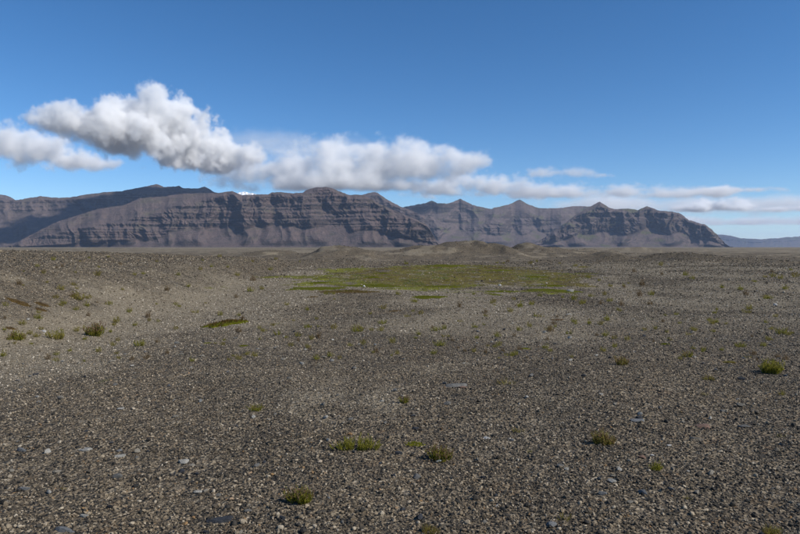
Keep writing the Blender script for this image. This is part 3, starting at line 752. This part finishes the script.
def build_plants():
    plant(357, 449, 52, 15, 'wide green clump of upright stems with a gap in its middle', 1, GREEN, OLIVE, .35, 300, True)
    plant(301, 502, 26, 18, 'green clump with reddish tips nearest the bottom edge, below the wide clump', 2, GREEN, RED, .7, 230)
    plant(440, 460, 27, 16, 'reddish-tipped clump with tiny white flowers at its foot', 3, GREEN, RED, .9, 230, flowers=3)
    plant(603, 444, 25, 14, 'rounded olive tuft alone on the gravel below centre right', 4, OLIVE, RED, .6, 230, lean=.6)
    plant(770, 373, 25, 14, 'largest bushy green tuft near the right frame edge', 5, GREEN, OLIVE, .5, 260)
    plant(622, 365, 13, 11, 'upright tuft with reddish top above the rounded olive tuft', 6, OLIVE, RED, .8)
    plant(256, 411, 16, 9, 'low green tuft between the left gravel and the wide clump', 7, GREEN, RED, .4)
    plant(404, 403, 9, 10, 'narrow upright tuft above the wide clump', 8, GREEN, RED, .8)
    plant(657, 470, 12, 11, 'small dark spiky tuft below the small brick-red stone', 9, GREEN, BROWN, .3)
    plant(688, 499, 12, 5, 'faint low olive sprig right of the small dark spiky tuft', 10, OLIVE, BROWN, .4)
    plant(772, 534, 22, 11, 'olive tuft cut by the bottom frame edge near the right corner', 11, OLIVE, BROWN, .5)
    plant(430, 533, 24, 10, 'brownish tuft at the bottom frame edge below the white-flowered plant', 12, OLIVE, BROWN, .8)
    plant(563, 520, 12, 11, 'sparse yellowish sprig near the bottom edge, right of the brownish tuft', 13, OLIVE, BROWN, .6, 22)
    plant(518, 432, 14, 7, 'sparse brown-topped tuft between the white-flowered plant and the rounded tuft', 14, OLIVE, BROWN, .9, 40)
    plant(529, 453, 5, 6, 'tiny pale yellow sprig right of the pale bluish-white stone', 15, BRIGHT, OLIVE, .6, 12)
    plant(18, 340, 20, 11, 'leftmost of the three green tufts on the sandy bank', 16, GREEN, RED, .4)
    plant(57, 339, 19, 10, 'middle one of the three green tufts on the sandy bank', 17, OLIVE, GREEN, .4)
    plant(95, 336, 21, 13, 'rightmost of the three green tufts on the sandy bank, with reddish tips', 18, GREEN, RED, .8)
    plant(140, 346, 11, 8, 'small green tuft on the sand right of the three bank tufts', 19, GREEN, OLIVE, .4)
    plant(78, 300, 11, 9, 'olive tuft on the dark bank above the three tufts', 20, OLIVE, RED, .3)
    plant(61, 306, 8, 5, 'small tuft left of the olive tuft on the dark bank', 21, OLIVE, BROWN, .3)
    plant(38, 319, 12, 6, 'yellow-green tuft below the red-brown mats on the bank', 22, BRIGHT, OLIVE, .3)
    plant(77, 289, 5, 4, 'tiny tuft just above the olive tuft on the dark bank', 23, OLIVE, BROWN, .3)
    plant(195, 313, 9, 5, 'small tuft above the left end of the long moss cushion', 24, OLIVE, BROWN, .3)
    plant(357, 332, 13, 8, 'largest green tuft of the gravel between the wide clump and the moss flat', 25, GREEN, RED, .5)
    plant(382, 324, 9, 6, 'green tuft below a pair of small tufts before the moss flat', 26, GREEN, OLIVE, .4)
    plant(383, 309, 8, 6, 'reddish-green tuft above the green tuft before the moss flat', 27, OLIVE, RED, .6)
    plant(436, 331, 11, 6, 'upper tuft of the cluster below the bright moss oval', 28, GREEN, OLIVE, .4)
    plant(446, 337, 11, 5, 'middle tuft of the cluster below the bright moss oval', 29, OLIVE, BROWN, .4)
    plant(440, 346, 13, 7, 'lowest and largest tuft of the cluster below the bright moss oval', 30, GREEN, OLIVE, .4)
    plant(460, 322, 9, 4, 'low tuft right of the cluster below the bright moss oval', 31, OLIVE, BROWN, .4)
    plant(511, 356, 14, 6, 'flat green tuft above the broad grey slab to its right', 32, GREEN, BROWN, .4)
    plant(505, 384, 25, 7, 'wide sparse brownish tuft right of the broad grey slab', 33, OLIVE, BROWN, .9, 60)
    plant(474, 352, 7, 6, 'sparse little sprig left of the flat green tuft', 34, OLIVE, BROWN, .6)
    plant(688, 357, 12, 8, 'reddish-topped tuft left of the largest bushy tuft', 35, GREEN, RED, .7)
    plant(709, 380, 15, 7, 'low sprawling tuft below left of the largest bushy tuft', 36, OLIVE, RED, .4)
    plant(740, 347, 11, 7, 'grey-green tuft above the largest bushy tuft', 37, GREEN, RED, .4)
    plant(781, 334, 11, 8, 'dark tuft above right of the largest bushy tuft', 38, GREEN, BROWN, .5)
    plant(712, 324, 10, 6, 'upper tuft of three on the right-hand gravel', 39, OLIVE, BROWN, .3)
    plant(694, 330, 9, 5, 'middle tuft of three on the right-hand gravel', 40, OLIVE, RED, .4)
    plant(688, 335, 7, 4, 'lowest tuft of three on the right-hand gravel', 41, OLIVE, BROWN, .4)
    plant(747, 313, 10, 5, 'small tuft on the dark rise at the right', 42, OLIVE, BROWN, .4)
    plant(769, 299, 9, 5, 'topmost dark tuft on the rise at the right', 43, GREEN, BROWN, .4)
    plant(308, 328, 8, 5, 'small tuft left of the largest green mid-gravel tuft', 44, GREEN, OLIVE, .4)
    plant(278, 335, 7, 6, 'lone dark tuft right of the long moss cushion', 45, GREEN, BROWN, .4)
    plant(319, 327, 8, 3, 'flat pale tuft next to the small tuft left of the largest mid tuft', 46, BRIGHT, OLIVE, .2)
    plant(407, 317, 10, 4, 'small olive tuft below left of the bright moss oval', 47, OLIVE, RED, .4)
    plant(569, 334, 8, 5, 'small dark tuft in the gravel below the pale flat stone', 48, GREEN, BROWN, .4)
    plant(540, 317, 11, 4, 'low olive tuft left of the red-brown streak', 49, OLIVE, BROWN, .4)
    plant(500, 343, 8, 3, 'tiny flat sprig above the flat green tuft', 50, OLIVE, BROWN, .4)
    plant(748, 358, 9, 4, 'small olive sprig touching the left of the largest bushy tuft', 51, OLIVE, BROWN, .4)
    plant(704, 395, 9, 4, 'faint sprig below the low sprawling tuft', 52, OLIVE, BROWN, .5)
    plant(64, 490, 10, 5, 'tiny dark olive sprig in the bottom left gravel', 53, OLIVE, BROWN, .5)
    plant(780, 437, 12, 5, 'brown wiry sprig near the right edge in the dark gravel', 54, OLIVE, BROWN, .9, 30)
    plant(782, 395, 9, 6, 'small yellowish tuft under the largest bushy tuft', 55, OLIVE, BROWN, .4)
    # low mats and cushions
    moss_patch(415, 445, 22, 5, 'bright yellow-green leafy mat left of the white-flowered plant', 1, BRIGHT, .022, 'leafy_mat', cat='plant')
    moss_patch(219, 325, 45, 6, 'long dark green moss cushion on the left gravel', 2, MOSSG, .16, edge=MOSSB)
    moss_patch(430, 297, 36, 5, 'bright green moss oval alone before the moss flat', 3, MOSSG, .10)
    moss_patch(312, 287, 62, 10, 'broad green moss patch at the left end of the moss flat', 4, MOSSG, .12, edge=BRIGHT)
    moss_patch(345, 292, 70, 4, 'brownish moss strip below the broad left moss patch', 5, MOSSB, .10, edge=MOSSG)
    moss_patch(318, 283, 24, 3, 'thin green moss strip above the broad left moss patch', 6, MOSSG, .10)
    moss_patch(374, 286, 60, 4, 'thin yellow-green moss strip by the tiny white stone', 7, MOSSG, .08, edge=BRIGHT)
    moss_patch(372, 277, 16, 3, 'dark green moss patch in the upper left of the moss flat', 8, MOSSG, .14)
    moss_patch(382, 273, 18, 2.5, 'green moss streak at the upper rim of the moss flat', 9, MOSSG, .12)
    moss_patch(449, 266, 42, 4, 'bright green moss band at the far end of the moss flat', 10, MOSSG, .16, edge=BRIGHT)
    moss_patch(500, 270, 34, 4, 'green moss band at the far right of the moss flat', 11, MOSSG, .14, edge=BRIGHT)
    moss_patch(446, 286, 36, 5, 'green moss streak between the bright oval and the flat', 12, MOSSG, .10)
    moss_patch(560, 291, 58, 4, 'long green moss streak under the pale boulder', 13, MOSSG, .09)
    moss_patch(556, 286, 30, 3, 'green moss streak just above the pale boulder', 14, MOSSG, .10)
    moss_patch(505, 291, 38, 4, 'dark moss streak left of the pale boulder', 15, MOSSG, .08)
    moss_patch(497, 295, 14, 1.6, 'short yellow-green moss streak below the dark moss streak', 16, MOSSG, .05, edge=BRIGHT)
    moss_patch(540, 277, 24, 2.4, 'olive moss streak at the right rim of the moss flat', 17, MOSSG, .12)
    moss_patch(38, 303, 13, 5, 'right half of the red-brown mat on the dark bank', 18, MOSSB, .07, 'heath_mat', BROWN, 'plant')
    moss_patch(14, 301, 24, 5, 'long red-brown mat at the left edge of the dark bank', 19, MOSSB, .07, 'heath_mat', BROWN, 'plant')
    moss_patch(38, 309, 10, 3, 'small red-brown mat above the yellow-green tuft', 20, MOSSB, .05, 'heath_mat', BROWN, 'plant')
    moss_patch(8, 328, 8, 3, 'little red-brown mat above the leftmost bank tuft', 21, MOSSB, .05, 'heath_mat', BROWN, 'plant')
    moss_patch(559, 320, 15, 1.8, 'red-brown streak of low mat on the middle gravel', 22, MOSSB, .03, 'heath_mat', RED, 'plant')
    moss_patch(395, 311, 14, 1.8, 'dark red-brown mat right of the reddish-green tuft', 23, MOSSB, .04, 'heath_mat', BROWN, 'plant')
    moss_patch(527, 349, 10, 1.6, 'bright green flat mat above the flat green tuft', 24, BRIGHT, .02, 'leafy_mat', cat='plant')
    moss_patch(312, 297, 12, 1.8, 'brown mat below the broad left moss patch', 25, MOSSB, .04, 'heath_mat', BROWN, 'plant')
    moss_patch(733, 363, 12, 2, 'flat brown-green mat left of the largest bushy tuft', 26, MOSSB, .03, 'heath_mat', OLIVE, 'plant')
    moss_patch(667, 344, 9, 2.5, 'small dark green mat above left of the reddish-topped tuft', 27, MOSSG, .03, 'leafy_mat', cat='plant')
    moss_patch(206, 343, 8, 2, 'tiny green mat in the gravel below the long moss cushion', 28, MOSSG, .02, 'leafy_mat', cat='plant')
    moss_patch(242, 346, 9, 2, 'tiny dark mat below right of the long moss cushion', 29, MOSSG, .02, 'leafy_mat', cat='plant')
    # the many tiny tufts nothing tells apart: four shapes shared
    shapes = []
    for i in range(5):
        A, B2 = plant_parts(900 + i, 46, 1, .8, .62, False, .5, 4, .5)
        shapes.append((mesh_np('leafy_stems', A[0], None, A[1], (GREEN, OLIVE, OLIVE, BROWN, GREEN)[i]), mesh_np('seed_heads', B2[0], None, B2[1], (RED, BROWN, OLIVE, BROWN, OLIVE)[i])))
    # the short shoots that make up the moss flat
    src = bpy.data.collections.new('shoot_shapes')
    for i in range(5):
        A, B2 = plant_parts(950 + i, 40, 1, 1, .30, False, 0, 3, .9)
        src.objects.link(bpy.data.objects.new('shoot_shape_%d' % i, mesh_np('shoot_shape', A[0], None, A[1], (MOSSG, OLIVE, MOSSB, OLIVE, BROWN)[i])))
    n = 26000
    x = rng.uniform(-14, 26, n); y = rng.uniform(32, 90, n)
    ok = rng.random(n) < moss_mask(x, y) * smooth(-.25, .35, fbm(x / 2.2, y / 4.5, 27, 4)) * .85
    x, y = x[ok], y[ok]; n = len(x); w = .22 * np.exp(rng.normal(0, .4, n))
    o = scatter('moss', np.stack([x, y, G(x, y) - .01], -1), np.stack([x * 0, x * 0, rng.uniform(0, 6.28, n)], -1), np.stack([w, w, w * .6], -1), x * 0, src, 5, MOSSG)
    tag(o, 'yellow-green and brownish moss covering the flat hollow', 'moss', kind='stuff')
    random.seed(5); done = 0
    while done < 290:
        px, py = random.uniform(3, 797), 257 + 105 * random.random() ** .9
        if random.random() > .35 + .65 * (1 if 250 < px < 620 else .55): continue
        if 285 < px < 580 and 268 < py < 293: continue
        p = ground_at(px, py); k = p.y / F
        if p.y > 140: continue
        w = random.uniform(3.5, 9) * k * (1 if py > 275 else .7)
        w = min(w, .75)
        e = empty('small_tuft', p); e.scale = (w, w, w * random.uniform(.7, 1.1)); e.rotation_euler = (0, 0, random.uniform(0, 6.28))
        si = random.randrange(5); a, b = shapes[si]
        zone = 'distant gravel' if py < 270 else 'left-hand gravel bank' if px < 230 else 'middle gravel around the moss flat' if px < 600 else 'right-hand gravel rise'
        lab = 'tiny %s tuft on the %s' % (('green', 'olive', 'olive', 'dry brown', 'green')[si], zone)
        tag(e, lab, 'plant', lab.replace('tuft', 'tufts'))
        link(bpy.data.objects.new('leafy_stems', a), e)
        link(bpy.data.objects.new('seed_heads', b), e)
        done += 1
build_plants()
